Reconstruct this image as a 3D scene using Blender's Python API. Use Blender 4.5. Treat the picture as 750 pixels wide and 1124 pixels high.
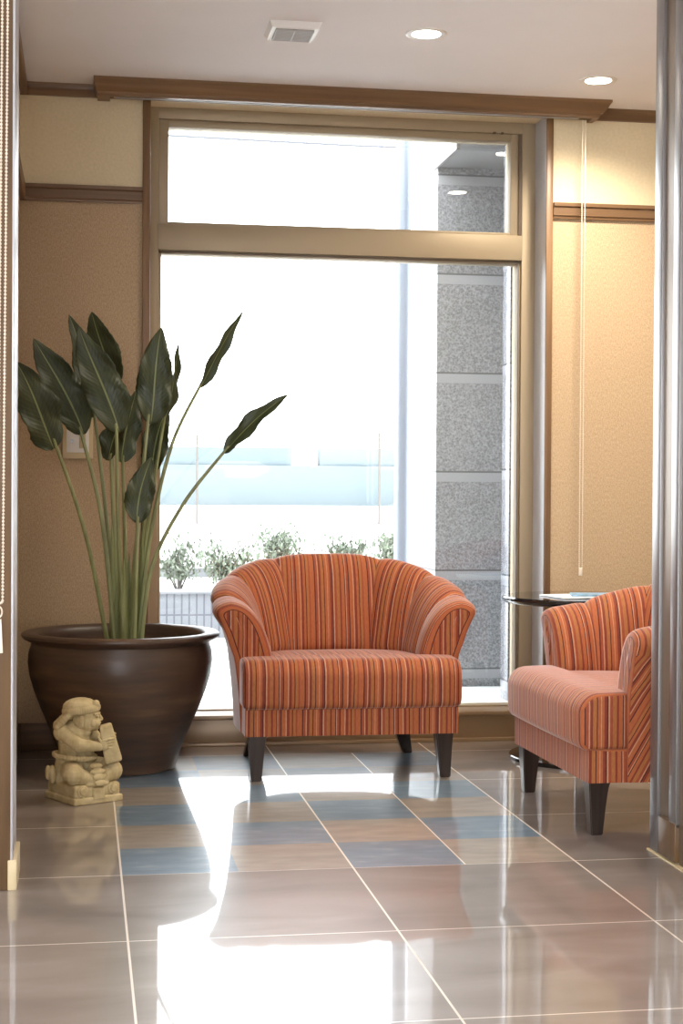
import bpy, bmesh, math, random
from mathutils import Vector, Matrix, noise
random.seed(7)
PI = math.pi
SC = bpy.context.scene
for o in list(bpy.data.objects):
    bpy.data.objects.remove(o, do_unlink=True)
C = SC.collection

# ------------------------------------------------------------------ camera
yaw, pitch, roll = math.radians(9.24), math.radians(-.74), math.radians(.35)
fw = Vector((math.sin(yaw)*math.cos(pitch), math.cos(yaw)*math.cos(pitch), math.sin(pitch)))
r0 = Vector((math.cos(yaw), -math.sin(yaw), 0)); u0 = r0.cross(fw)
rr = r0*math.cos(roll) + u0*math.sin(roll); uu = u0*math.cos(roll) - r0*math.sin(roll)
cd = bpy.data.cameras.new('camera'); cam = bpy.data.objects.new('camera', cd); C.objects.link(cam)
cam.matrix_world = Matrix(((rr.x, uu.x, -fw.x, 0), (rr.y, uu.y, -fw.y, 0), (rr.z, uu.z, -fw.z, 1.0), (0, 0, 0, 1)))
cd.sensor_fit = 'VERTICAL'; cd.sensor_height = 24; cd.lens = 24*1745/1124
cd.clip_start = .05; cd.clip_end = 500
SC.camera = cam

# ------------------------------------------------------------------ world, exposure
w = bpy.data.worlds.new('world'); SC.world = w; w.use_nodes = True
nt = w.node_tree; bg = nt.nodes['Background']
bg.inputs[0].default_value = (.93, .96, 1, 1); bg.inputs[1].default_value = 5.0
vs = SC.view_settings
SC.display_settings.display_device = 'sRGB'
vs.view_transform = 'Standard'; vs.look = 'None'; vs.exposure = 1.0; vs.gamma = 1
vs.use_curve_mapping = False

# ------------------------------------------------------------------ materials
def new_mat(name):
    m = bpy.data.materials.new(name); m.use_nodes = True
    n = m.node_tree.nodes; l = m.node_tree.links
    return m, n, l, n['Principled BSDF']
def node(n, t, **k):
    x = n.new(t)
    for a, b in k.items(): setattr(x, a, b)
    return x
def ramp(n, stops, interp='LINEAR'):
    r = n.new('ShaderNodeValToRGB'); e = r.color_ramp; e.interpolation = interp
    while len(e.elements) < len(stops): e.elements.new(.5)
    for i, (p, c) in enumerate(stops):
        e.elements[i].position = p; e.elements[i].color = (*c, 1)
    return r
def srgb(r, g, b):
    f = lambda v: (v/255/12.92) if v/255 <= .04045 else ((v/255+.055)/1.055)**2.4
    return (f(r), f(g), f(b))
def mth(n, l, op, a, b=None, c=None):
    x = n.new('ShaderNodeMath'); x.operation = op
    for i, v in enumerate((a, b, c)):
        if v is None: continue
        if isinstance(v, (int, float)): x.inputs[i].default_value = v
        else: l.new(v, x.inputs[i])
    return x.outputs[0]
def plain(name, col, rough=.5, metal=0, nscale=0, namt=.12, bump=0, bscale=60, spec=.5, coat=0, stretch=(1, 1, 1)):
    m, n, l, b = new_mat(name)
    b.inputs['Base Color'].default_value = (*col, 1)
    b.inputs['Roughness'].default_value = rough; b.inputs['Metallic'].default_value = metal
    b.inputs['Specular IOR Level'].default_value = spec; b.inputs['Coat Weight'].default_value = coat
    tc = n.new('ShaderNodeTexCoord'); mp = n.new('ShaderNodeMapping'); mp.inputs['Scale'].default_value = stretch
    l.new(tc.outputs['Object'], mp.inputs['Vector'])
    if nscale:
        t = n.new('ShaderNodeTexNoise'); t.inputs['Scale'].default_value = nscale; t.inputs['Detail'].default_value = 6
        l.new(mp.outputs[0], t.inputs['Vector'])
        r = ramp(n, [(.3, tuple(c*(1-namt) for c in col)), (.7, tuple(min(1, c*(1+namt)) for c in col))])
        l.new(t.outputs['Fac'], r.inputs[0]); l.new(r.outputs[0], b.inputs['Base Color'])
    if bump:
        t = n.new('ShaderNodeTexNoise'); t.inputs['Scale'].default_value = bscale; t.inputs['Detail'].default_value = 4
        l.new(mp.outputs[0], t.inputs['Vector'])
        bp = n.new('ShaderNodeBump'); bp.inputs['Strength'].default_value = bump; bp.inputs['Distance'].default_value = .002
        l.new(t.outputs['Fac'], bp.inputs['Height']); l.new(bp.outputs[0], b.inputs['Normal'])
    return m
M = {}
M['ceiling'] = plain('ceiling_paint', srgb(240, 238, 240), .9, nscale=3, namt=.015)
M['cream'] = plain('cream_wallpaper', srgb(222, 206, 172), .85, nscale=90, namt=.05, bump=.4, bscale=160)
M['grey_wall'] = plain('side_room_paint', srgb(200, 190, 176), .85, nscale=5, namt=.03)
M['aggregate'] = None
def fabric_wall():
    m, n, l, b = new_mat('woven_wallpaper')
    tc = n.new('ShaderNodeTexCoord')
    t1 = n.new('ShaderNodeTexNoise'); t1.inputs['Scale'].default_value = 240; t1.inputs['Detail'].default_value = 3
    t2 = n.new('ShaderNodeTexNoise'); t2.inputs['Scale'].default_value = 1; t2.inputs['Detail'].default_value = 3
    mp = n.new('ShaderNodeMapping'); mp.inputs['Scale'].default_value = (260, 260, 90)
    l.new(tc.outputs['Object'], t1.inputs['Vector']); l.new(tc.outputs['Object'], mp.inputs['Vector']); l.new(mp.outputs[0], t2.inputs['Vector'])
    s = mth(n, l, 'ADD', mth(n, l, 'MULTIPLY', t1.outputs['Fac'], .5), mth(n, l, 'MULTIPLY', t2.outputs['Fac'], .5))
    r = ramp(n, [(.3, srgb(152, 128, 100)), (.5, srgb(182, 157, 126)), (.72, srgb(204, 180, 148))])
    l.new(s, r.inputs[0]); l.new(r.outputs[0], b.inputs['Base Color'])
    bp = n.new('ShaderNodeBump'); bp.inputs['Strength'].default_value = .5; bp.inputs['Distance'].default_value = .002
    l.new(s, bp.inputs['Height']); l.new(bp.outputs[0], b.inputs['Normal'])
    b.inputs['Roughness'].default_value = .8
    return m
M['fabric_wall'] = fabric_wall()
def wood(name, c1, c2, rough=.4, axis='Z', sc=14):
    m, n, l, b = new_mat(name)
    tc = n.new('ShaderNodeTexCoord'); mp = n.new('ShaderNodeMapping')
    s = {'X': (.5, sc, sc), 'Z': (sc, sc, .5), 'Y': (sc, .5, sc)}[axis]
    mp.inputs['Scale'].default_value = s
    t = n.new('ShaderNodeTexNoise'); t.inputs['Scale'].default_value = 2.2; t.inputs['Detail'].default_value = 8; t.inputs['Distortion'].default_value = .6
    l.new(tc.outputs['Object'], mp.inputs['Vector']); l.new(mp.outputs[0], t.inputs['Vector'])
    r = ramp(n, [(.32, c1), (.68, c2)]); l.new(t.outputs['Fac'], r.inputs[0]); l.new(r.outputs[0], b.inputs['Base Color'])
    b.inputs['Roughness'].default_value = rough
    bp = n.new('ShaderNodeBump'); bp.inputs['Strength'].default_value = .12; bp.inputs['Distance'].default_value = .001
    l.new(t.outputs['Fac'], bp.inputs['Height']); l.new(bp.outputs[0], b.inputs['Normal'])
    return m
M['wood_x'] = wood('brown_trim_wood', srgb(98, 72, 48), srgb(134, 102, 70), .42, 'X')
M['wood_z'] = wood('brown_upright_wood', srgb(98, 72, 48), srgb(134, 102, 70), .42, 'Z')
M['wood_y'] = wood('brown_side_wood', srgb(98, 72, 48), srgb(134, 102, 70), .42, 'Y')
M['wood_jamb'] = wood('jamb_wood', srgb(80, 60, 40), srgb(110, 84, 56), .35, 'Z', 9)
M['frame'] = plain('bronze_aluminium', srgb(160, 143, 117), .5, .25, nscale=2, namt=.03, stretch=(1, 1, .2))
M['frame_dark'] = plain('frame_gasket', srgb(96, 78, 60), .5)
M['steel'] = plain('brushed_steel', srgb(150, 148, 148), .36, .85, nscale=3, namt=.05, stretch=(30, 30, .1))
M['jamb_brown'] = plain('bronze_channel', srgb(120, 104, 88), .38, .5, nscale=3, namt=.08, stretch=(20, 20, .2))
M['reveal'] = plain('reveal_panel', srgb(196, 196, 200), .35, .3, nscale=2, namt=.03)
M['white_plastic'] = plain('white_plastic', srgb(232, 230, 226), .4)
M['grey_plastic'] = plain('grey_plastic', srgb(170, 168, 166), .5)
M['beige_plastic'] = plain('beige_plastic', srgb(206, 188, 150), .4)
M['bead'] = plain('chain_bead', srgb(226, 214, 196), .35)
M['leg'] = wood('espresso_leg_wood', srgb(34, 25, 21), srgb(56, 42, 35), .28, 'Z', 20)
M['black_gloss'] = plain('black_gloss_top', (.012, .012, .013), .06, coat=.5)
M['black_metal'] = plain('black_metal', (.02, .02, .021), .3, .4)
M['paper'] = plain('paper', srgb(222, 228, 234), .4)
M['paper_blue'] = plain('paper_blue', srgb(120, 160, 190), .4, nscale=30, namt=.5)
M['soil'] = plain('soil', srgb(48, 36, 28), .95, nscale=60, namt=.5, bump=1, bscale=90)
M['gasket'] = plain('dark_recess', srgb(60, 46, 36), .7)
M['pavement'] = plain('white_pavement', srgb(225, 225, 222), .8, nscale=8, namt=.05)
M['pole'] = plain('pole_metal', srgb(112, 118, 128), .4, .3)

def floor_mat():
    m, n, l, b = new_mat('glazed_floor_tile')
    P0, Y0, T = .102, 4.152, .611
    geo = n.new('ShaderNodeNewGeometry'); sep = n.new('ShaderNodeSeparateXYZ'); l.new(geo.outputs['Position'], sep.inputs[0])
    x = mth(n, l, 'DIVIDE', mth(n, l, 'SUBTRACT', sep.outputs[0], P0), T)
    y = mth(n, l, 'DIVIDE', mth(n, l, 'SUBTRACT', sep.outputs[1], Y0), T)
    def dist(v, k):                                     # distance (m) to nearest joint
        f = mth(n, l, 'FRACT', mth(n, l, 'ADD', mth(n, l, 'MULTIPLY', v, k), 100.0))
        d = mth(n, l, 'MINIMUM', f, mth(n, l, 'SUBTRACT', 1.0, f))
        return mth(n, l, 'MULTIPLY', d, T/k)
    # the accent bed: half tiles, two colours, checkered
    inx = mth(n, l, 'MULTIPLY', mth(n, l, 'GREATER_THAN', x, 0.0), mth(n, l, 'LESS_THAN', x, 2.0))
    iny = mth(n, l, 'MULTIPLY', mth(n, l, 'GREATER_THAN', y, 0.0), mth(n, l, 'LESS_THAN', y, 3.0))
    bed = mth(n, l, 'MULTIPLY', inx, iny)
    big = mth(n, l, 'MINIMUM', dist(x, 1), dist(y, 1)); small = mth(n, l, 'MINIMUM', dist(x, 2), dist(y, 2))
    nb = mth(n, l, 'SUBTRACT', 1.0, bed)
    g_big = mth(n, l, 'MAXIMUM', mth(n, l, 'LESS_THAN', dist(x, 1), .0026), mth(n, l, 'MULTIPLY', mth(n, l, 'LESS_THAN', dist(y, 1), .0022), nb))
    g_small = mth(n, l, 'MULTIPLY', mth(n, l, 'LESS_THAN', dist(x, 2), .002), mth(n, l, 'MULTIPLY', bed, mth(n, l, 'GREATER_THAN', x, 1.0)))
    grout = mth(n, l, 'MAXIMUM', g_big, g_small)
    # inside the bed the lines across are faint
    ix = mth(n, l, 'FLOOR', mth(n, l, 'MULTIPLY', x, 2.0)); iy = mth(n, l, 'FLOOR', mth(n, l, 'MULTIPLY', y, 2.0))
    chk = mth(n, l, 'FLOORED_MODULO', mth(n, l, 'ADD', ix, iy), 2.0)          # 0 = blue, 1 = tan
    nz = n.new('ShaderNodeTexNoise'); nz.inputs['Scale'].default_value = 2.6; nz.inputs['Detail'].default_value = 7; nz.inputs['Distortion'].default_value = .5
    mp = n.new('ShaderNodeMapping'); mp.inputs['Scale'].default_value = (1, 2.4, 1); l.new(geo.outputs['Position'], mp.inputs[0]); l.new(mp.outputs[0], nz.inputs['Vector'])
    rb = ramp(n, [(.3, srgb(120, 109, 102)), (.55, srgb(138, 127, 120)), (.75, srgb(153, 143, 136))]); l.new(nz.outputs['Fac'], rb.inputs[0])
    nz2 = n.new('ShaderNodeTexNoise'); nz2.inputs['Scale'].default_value = 9; nz2.inputs['Detail'].default_value = 6; l.new(mp.outputs[0], nz2.inputs['Vector'])
    rblue = ramp(n, [(.35, srgb(106, 127, 146)), (.6, srgb(122, 142, 158)), (.78, srgb(156, 168, 178))]); l.new(nz2.outputs['Fac'], rblue.inputs[0])
    rtan = ramp(n, [(.35, srgb(150, 138, 126)), (.65, srgb(168, 157, 143))]); l.new(nz2.outputs['Fac'], rtan.inputs[0])
    mx = node(n, 'ShaderNodeMix', data_type='RGBA'); l.new(chk, mx.inputs['Factor']); l.new(rblue.outputs[0], mx.inputs[6]); l.new(rtan.outputs[0], mx.inputs[7])
    mb = node(n, 'ShaderNodeMix', data_type='RGBA'); l.new(bed, mb.inputs['Factor']); l.new(rb.outputs[0], mb.inputs[6]); l.new(mx.outputs[2], mb.inputs[7])
    # tile-to-tile tone
    cmb = n.new('ShaderNodeCombineXYZ'); l.new(mth(n, l, 'FLOOR', x), cmb.inputs[0]); l.new(mth(n, l, 'FLOOR', y), cmb.inputs[1])
    wn = node(n, 'ShaderNodeTexWhiteNoise', noise_dimensions='3D'); l.new(cmb.outputs[0], wn.inputs['Vector'])
    hsv = n.new('ShaderNodeHueSaturation'); l.new(mb.outputs[2], hsv.inputs['Color']); l.new(mth(n, l, 'ADD', mth(n, l, 'MULTIPLY', wn.outputs['Value'], .14), .93), hsv.inputs['Value'])
    mg = node(n, 'ShaderNodeMix', data_type='RGBA'); l.new(grout, mg.inputs['Factor']); l.new(hsv.outputs[0], mg.inputs[6]); mg.inputs[7].default_value = (*srgb(206, 194, 182), 1)
    l.new(mg.outputs[2], b.inputs['Base Color'])
    rg = mth(n, l, 'ADD', mth(n, l, 'MULTIPLY', grout, .5), mth(n, l, 'ADD', mth(n, l, 'MULTIPLY', nz2.outputs['Fac'], .04), .015))
    l.new(rg, b.inputs['Coat Roughness']); b.inputs['Coat Weight'].default_value = 1; b.inputs['Coat IOR'].default_value = 1.42
    b.inputs['Roughness'].default_value = .32; b.inputs['IOR'].default_value = 1.36
    # each tile is laid with a very slight tilt of its own
    fx = mth(n, l, 'FRACT', mth(n, l, 'ADD', x, 100.0)); fy = mth(n, l, 'FRACT', mth(n, l, 'ADD', y, 100.0))
    sc = n.new('ShaderNodeSeparateColor'); l.new(wn.outputs['Color'], sc.inputs[0])
    h = mth(n, l, 'ADD', mth(n, l, 'MULTIPLY', fx, mth(n, l, 'SUBTRACT', sc.outputs[0], .5)), mth(n, l, 'MULTIPLY', fy, mth(n, l, 'SUBTRACT', sc.outputs[1], .5)))
    h = mth(n, l, 'MULTIPLY', h, .0011)
    h = mth(n, l, 'ADD', h, mth(n, l, 'MULTIPLY', nz.outputs['Fac'], .00011))
    bp = n.new('ShaderNodeBump'); bp.inputs['Distance'].default_value = 1.0; bp.inputs['Strength'].default_value = 1.0
    l.new(h, bp.inputs['Height']); l.new(bp.outputs[0], b.inputs['Normal']); l.new(bp.outputs[0], b.inputs['Coat Normal'])
    return m
M['floor'] = floor_mat()

def granite(name, c, joints=None, rough=.6, flip=1):
    m, n, l, b = new_mat(name)
    geo = n.new('ShaderNodeNewGeometry'); sep = n.new('ShaderNodeSeparateXYZ'); l.new(geo.outputs['Position'], sep.inputs[0])
    t = n.new('ShaderNodeTexNoise'); t.inputs['Scale'].default_value = 90; t.inputs['Detail'].default_value = 5
    t2 = n.new('ShaderNodeTexVoronoi'); t2.inputs['Scale'].default_value = 110
    t3 = n.new('ShaderNodeTexNoise'); t3.inputs['Scale'].default_value = 2.5
    for k in (t, t2, t3): l.new(geo.outputs['Position'], k.inputs['Vector'])
    s = mth(n, l, 'ADD', mth(n, l, 'MULTIPLY', t.outputs['Fac'], .6), mth(n, l, 'MULTIPLY', t2.outputs['Distance'], .35))
    s = mth(n, l, 'ADD', s, mth(n, l, 'MULTIPLY', t3.outputs['Fac'], .12))
    r = ramp(n, [(.38, tuple(v*.62 for v in c)), (.55, c), (.75, tuple(min(1, v*1.45) for v in c))]); l.new(s, r.inputs[0])
    out = r.outputs[0]
    if joints:                                          # smooth light band between rough panels, thin dark joint
        z0, per, band = joints
        f = mth(n, l, 'MULTIPLY', mth(n, l, 'FRACT', mth(n, l, 'ADD', mth(n, l, 'DIVIDE', mth(n, l, 'SUBTRACT', sep.outputs[2], z0), per), 10.0)), per)
        isb = mth(n, l, 'LESS_THAN', f, band)
        mx = node(n, 'ShaderNodeMix', data_type='RGBA'); l.new(isb, mx.inputs['Factor']); l.new(out, mx.inputs[6]); mx.inputs[7].default_value = (*[min(1, v*1.35) for v in c], 1)
        j = mth(n, l, 'LESS_THAN', mth(n, l, 'ABSOLUTE', mth(n, l, 'SUBTRACT', f, band)), .004)
        mj = node(n, 'ShaderNodeMix', data_type='RGBA'); l.new(j, mj.inputs['Factor']); l.new(mx.outputs[2], mj.inputs[6]); mj.inputs[7].default_value = (*[v*.45 for v in c], 1)
        out = mj.outputs[2]
    l.new(out, b.inputs['Base Color']); b.inputs['Roughness'].default_value = rough
    bp = n.new('ShaderNodeBump'); bp.inputs['Strength'].default_value = .4; bp.inputs['Distance'].default_value = .003
    l.new(s, bp.inputs['Height']); l.new(bp.outputs[0], b.inputs['Normal'])
    return m
M['granite'] = granite('rough_granite', (.24, .24, .25), (1.495, .4475, .045), .6)
M['granite_reveal'] = granite('polished_granite', (.2, .205, .23), (1.50, .4475, .045), .15)
M['soffit'] = plain('soffit_board', (.14, .14, .145), .6, nscale=4, namt=.08)

def stripes():
    m, n, l, b = new_mat('striped_upholstery')
    uv = n.new('ShaderNodeUVMap'); uv.uv_map = 'UVMap'
    sep = n.new('ShaderNodeSeparateXYZ'); l.new(uv.outputs[0], sep.inputs[0])
    wob = n.new('ShaderNodeTexNoise'); wob.inputs['Scale'].default_value = 9
    l.new(uv.outputs[0], wob.inputs['Vector'])
    u = mth(n, l, 'ADD', sep.outputs[0], mth(n, l, 'MULTIPLY', mth(n, l, 'SUBTRACT', wob.outputs['Fac'], .5), .003))
    f = mth(n, l, 'FRACT', mth(n, l, 'ADD', mth(n, l, 'DIVIDE', u, .205), 50.0))
    O, R, D, P, H, K = srgb(186, 104, 62), srgb(142, 64, 46), srgb(92, 42, 38), srgb(208, 150, 114), srgb(180, 112, 64), srgb(166, 82, 54)
    seq = [(O, 5), (D, 1.3), (K, 3), (P, 1.2), (R, 3), (H, 3.5), (D, 1.2), (O, 3), (P, 1), (O, 2.5), (R, 2.5), (D, 1.5), (P, 1.4), (K, 3),
           (H, 4), (R, 2), (O, 4), (D, 1), (P, 1), (K, 2.5), (D, 1.4), (O, 4.5), (P, 1.3), (R, 3), (O, 3), (D, 1.1), (H, 3), (K, 2)]
    tot = sum(q for _, q in seq); st = []; p = 0
    for c, q in seq: st.append((p/tot, c)); p += q
    r = ramp(n, st, 'CONSTANT'); l.new(f, r.inputs[0])
    th = n.new('ShaderNodeTexNoise'); th.inputs['Scale'].default_value = 1; th.inputs['Detail'].default_value = 2
    mp = n.new('ShaderNodeMapping'); mp.inputs['Scale'].default_value = (420, 60, 60); l.new(uv.outputs[0], mp.inputs[0]); l.new(mp.outputs[0], th.inputs['Vector'])
    hs = n.new('ShaderNodeHueSaturation'); l.new(r.outputs[0], hs.inputs['Color']); l.new(mth(n, l, 'ADD', mth(n, l, 'MULTIPLY', th.outputs['Fac'], .5), .47), hs.inputs['Value'])
    l.new(hs.outputs[0], b.inputs['Base Color'])
    b.inputs['Roughness'].default_value = .75; b.inputs['Specular IOR Level'].default_value = .25
    b.inputs['Sheen Weight'].default_value = .42; b.inputs['Sheen Roughness'].default_value = .35; b.inputs['Sheen Tint'].default_value = (1, .9, .87, 1)
    bp = n.new('ShaderNodeBump'); bp.inputs['Strength'].default_value = .25; bp.inputs['Distance'].default_value = .001
    l.new(th.outputs['Fac'], bp.inputs['Height']); l.new(bp.outputs[0], b.inputs['Normal'])
    return m
M['stripes'] = stripes()

def glass_mat():
    m, n, l, b = new_mat('window_glass'); n.remove(b)
    out = n['Material Output']; t = n.new('ShaderNodeBsdfTransparent'); t.inputs[0].default_value = (.97, .985, .98, 1)
    g = n.new('ShaderNodeBsdfGlossy'); g.inputs['Roughness'].default_value = 0
    fr = n.new('ShaderNodeFresnel'); fr.inputs[0].default_value = 1.6
    mx = n.new('ShaderNodeMixShader'); l.new(fr.outputs[0], mx.inputs[0]); l.new(t.outputs[0], mx.inputs[1]); l.new(g.outputs[0], mx.inputs[2]); l.new(mx.outputs[0], out.inputs[0])
    return m
M['glass'] = glass_mat()
def emis(name, col, s):
    m, n, l, b = new_mat(name)
    b.inputs['Base Color'].default_value = (.8, .8, .8, 1)
    b.inputs['Emission Color'].default_value = (*col, 1); b.inputs['Emission Strength'].default_value = s
    return m
M['lamp'] = emis('lamp_lens', (1, .93, .82), 14)

def pot_mat():
    m, n, l, b = new_mat('brown_glaze')
    tc = n.new('ShaderNodeTexCoord'); mp = n.new('ShaderNodeMapping'); mp.inputs['Scale'].default_value = (1.2, 1.2, 9)
    t = n.new('ShaderNodeTexNoise'); t.inputs['Scale'].default_value = 2.4; t.inputs['Detail'].default_value = 6
    l.new(tc.outputs['Object'], mp.inputs[0]); l.new(mp.outputs[0], t.inputs['Vector'])
    r = ramp(n, [(.3, srgb(58, 43, 35)), (.55, srgb(80, 60, 46)), (.75, srgb(108, 82, 60))]); l.new(t.outputs['Fac'], r.inputs[0])
    l.new(r.outputs[0], b.inputs['Base Color']); b.inputs['Roughness'].default_value = .42; b.inputs['Coat Weight'].default_value = .05; b.inputs['Coat Roughness'].default_value = .15
    bp = n.new('ShaderNodeBump'); bp.inputs['Strength'].default_value = .5; bp.inputs['Distance'].default_value = .006
    l.new(t.outputs['Fac'], bp.inputs['Height']); l.new(bp.outputs[0], b.inputs['Normal'])
    return m
M['pot'] = pot_mat()
def leaf_mat():
    m, n, l, b = new_mat('strelitzia_leaf')
    uv = n.new('ShaderNodeUVMap'); uv.uv_map = 'UVMap'; sep = n.new('ShaderNodeSeparateXYZ'); l.new(uv.outputs[0], sep.inputs[0])
    # uv.x: -1..1 across, uv.y: along; side veins run obliquely off the midrib
    ax = mth(n, l, 'ABSOLUTE', sep.outputs[0])
    v = mth(n, l, 'SUBTRACT', mth(n, l, 'MULTIPLY', sep.outputs[1], 26.0), mth(n, l, 'MULTIPLY', ax, 4.0))
    sv = mth(n, l, 'POWER', mth(n, l, 'ABSOLUTE', mth(n, l, 'SINE', mth(n, l, 'MULTIPLY', v, 3.14))), 6.0)
    t = n.new('ShaderNodeTexNoise'); t.inputs['Scale'].default_value = 6; l.new(uv.outputs[0], t.inputs['Vector'])
    r = ramp(n, [(.3, srgb(56, 62, 40)), (.7, srgb(78, 86, 56))]); l.new(t.outputs['Fac'], r.inputs[0])
    mx = node(n, 'ShaderNodeMix', data_type='RGBA'); l.new(mth(n, l, 'MULTIPLY', sv, .13), mx.inputs['Factor']); l.new(r.outputs[0], mx.inputs[6]); mx.inputs[7].default_value = (*srgb(96, 112, 72), 1)
    rib = mth(n, l, 'LESS_THAN', ax, .045)
    m2 = node(n, 'ShaderNodeMix', data_type='RGBA'); l.new(rib, m2.inputs['Factor']); l.new(mx.outputs[2], m2.inputs[6]); m2.inputs[7].default_value = (*srgb(142, 150, 100), 1)
    l.new(m2.outputs[2], b.inputs['Base Color']); b.inputs['Roughness'].default_value = .38
    bp = n.new('ShaderNodeBump'); bp.inputs['Strength'].default_value = .3; bp.inputs['Distance'].default_value = .002; l.new(sv, bp.inputs['Height']); l.new(bp.outputs[0], b.inputs['Normal'])
    tr = n.new('ShaderNodeBsdfTranslucent'); l.new(m2.outputs[2], tr.inputs[0])
    ms = n.new('ShaderNodeMixShader'); ms.inputs[0].default_value = .32; l.new(b.outputs[0], ms.inputs[1]); l.new(tr.outputs[0], ms.inputs[2])
    l.new(ms.outputs[0], n['Material Output'].inputs[0])
    return m
M['leaf'] = leaf_mat()
M['petiole'] = plain('petiole_green', srgb(132, 136, 90), .5, nscale=8, namt=.25, stretch=(6, 6, .6))
def stone_mat():
    m, n, l, b = new_mat('carved_limestone')
    tc = n.new('ShaderNodeTexCoord'); t = n.new('ShaderNodeTexNoise'); t.inputs['Scale'].default_value = 30; t.inputs['Detail'].default_value = 8
    l.new(tc.outputs['Object'], t.inputs['Vector'])
    geo = n.new('ShaderNodeNewGeometry')
    r = ramp(n, [(.3, srgb(176, 156, 112)), (.7, srgb(212, 194, 150))]); l.new(t.outputs['Fac'], r.inputs[0])
    # darker tone in the carved hollows
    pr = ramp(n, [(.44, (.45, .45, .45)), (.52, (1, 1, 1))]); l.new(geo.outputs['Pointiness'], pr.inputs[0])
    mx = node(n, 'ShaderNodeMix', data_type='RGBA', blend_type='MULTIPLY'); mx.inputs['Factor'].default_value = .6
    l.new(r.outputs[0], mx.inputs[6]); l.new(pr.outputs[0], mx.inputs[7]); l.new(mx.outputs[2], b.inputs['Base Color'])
    b.inputs['Roughness'].default_value = .9
    bp = n.new('ShaderNodeBump'); bp.inputs['Strength'].default_value = .5; bp.inputs['Distance'].default_value = .002; l.new(t.outputs['Fac'], bp.inputs['Height']); l.new(bp.outputs[0], b.inputs['Normal'])
    return m
M['stone'] = stone_mat()

# ------------------------------------------------------------------ geometry helpers
def box(bm, x0, x1, y0, y1, z0, z1, bev=0, seg=2):
    r = bmesh.ops.create_cube(bm, size=1)
    vs_ = r['verts']
    for v in vs_:
        v.co = Vector(((x0+x1)/2 + v.co.x*(x1-x0), (y0+y1)/2 + v.co.y*(y1-y0), (z0+z1)/2 + v.co.z*(z1-z0)))
    if bev:
        es = list({e for v in vs_ for e in v.link_edges})
        bmesh.ops.bevel(bm, geom=es, offset=bev, segments=seg, affect='EDGES', profile=.5)
def lathe(bm, prof, n=64, cx=0, cy=0, wob=0):
    rings = []
    for (r, z) in prof:
        if r < 1e-6: rings.append([bm.verts.new((cx, cy, z))]); continue
        ring = []
        for i in range(n):
            a = 2*PI*i/n
            q = r*(1 + wob*noise.noise(Vector((math.cos(a)*1.3, math.sin(a)*1.3, z*3))))
            ring.append(bm.verts.new((cx+q*math.cos(a), cy+q*math.sin(a), z)))
        rings.append(ring)
    for a, b in zip(rings, rings[1:]):
        for i in range(n):
            j = (i+1) % n
            if len(a) == 1 and len(b) == 1: continue
            if len(a) == 1: bm.faces.new((a[0], b[j], b[i]))
            elif len(b) == 1: bm.faces.new((a[i], a[j], b[0]))
            else: bm.faces.new((a[i], a[j], b[j], b[i]))
def tube(bm, pts, rad, n=10, cap=True):
    pts = [Vector(p) for p in pts]; rings = []
    if not hasattr(rad, '__len__'): rad = [rad]*len(pts)
    prev = None
    for i, p in enumerate(pts):
        t = (pts[min(i+1, len(pts)-1)] - pts[max(i-1, 0)]).normalized()
        if prev is None:
            a = Vector((0, 0, 1)) if abs(t.z) < .9 else Vector((1, 0, 0)); u = t.cross(a).normalized()
        else: u = (prev - t*prev.dot(t)).normalized()
        prev = u; v = t.cross(u)
        rings.append([bm.verts.new(p + (u*math.cos(2*PI*k/n) + v*math.sin(2*PI*k/n))*rad[i]) for k in range(n)])
    for a, b in zip(rings, rings[1:]):
        for k in range(n): bm.faces.new((a[k], a[(k+1) % n], b[(k+1) % n], b[k]))
    if cap: bm.faces.new(list(reversed(rings[0]))); bm.faces.new(rings[-1])
def prism(bm, poly, axis, a, b):                         # poly in the other two axes, extruded along axis a..b
    def mk(p, t): return {'X': (t, p[0], p[1]), 'Y': (p[0], t, p[1]), 'Z': (p[0], p[1], t)}[axis]
    A = [bm.verts.new(mk(p, a)) for p in poly]; B = [bm.verts.new(mk(p, b)) for p in poly]; n = len(poly)
    for i in range(n): bm.faces.new((A[i], A[(i+1) % n], B[(i+1) % n], B[i]))
    bm.faces.new(list(reversed(A))); bm.faces.new(B)
def ball(bm, c, r, rot=None, seg=16):
    if not hasattr(r, '__len__'): r = (r, r, r)
    mt = Matrix.Translation(c) @ (rot.to_4x4() if rot else Matrix()) @ Matrix.Diagonal((*r, 1))
    bmesh.ops.create_uvsphere(bm, u_segments=seg, v_segments=max(6, seg*2//3), radius=1, matrix=mt)
def link(name, me, mat, parent=None, smooth=None):
    o = bpy.data.objects.new(name, me); C.objects.link(o)
    if mat: me.materials.append(mat)
    if parent: o.parent = parent
    return o
def obj(name, bm, mat, parent=None, smooth=35, loc=None, fixn=True):
    if fixn: bmesh.ops.recalc_face_normals(bm, faces=bm.faces)
    me = bpy.data.meshes.new(name)
    if smooth:
        lim = math.radians(smooth)
        for f in bm.faces: f.smooth = True
        for e in bm.edges:
            e.smooth = not (len(e.link_faces) == 2 and e.calc_face_angle(0) > lim)
    if loc:                                              # geometry given in world coordinates: move its origin to loc
        bmesh.ops.translate(bm, verts=bm.verts, vec=-Vector(loc))
    bm.to_mesh(me); bm.free()
    o = link(name, me, mat, parent)
    if loc: o.location = loc
    return o
def tag(o, label=None, cat=None, group=None, kind=None):
    if label: o['label'] = label
    if cat: o['category'] = cat
    if group: o['group'] = group
    if kind: o['kind'] = kind
    return o
def thing(name, label, cat, loc=(0, 0, 0), rz=0, group=None):
    o = bpy.data.objects.new(name, None); C.objects.link(o); o.location = loc; o.rotation_euler = (0, 0, rz)
    o.empty_display_size = .1
    return tag(o, label, cat, group)
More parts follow.
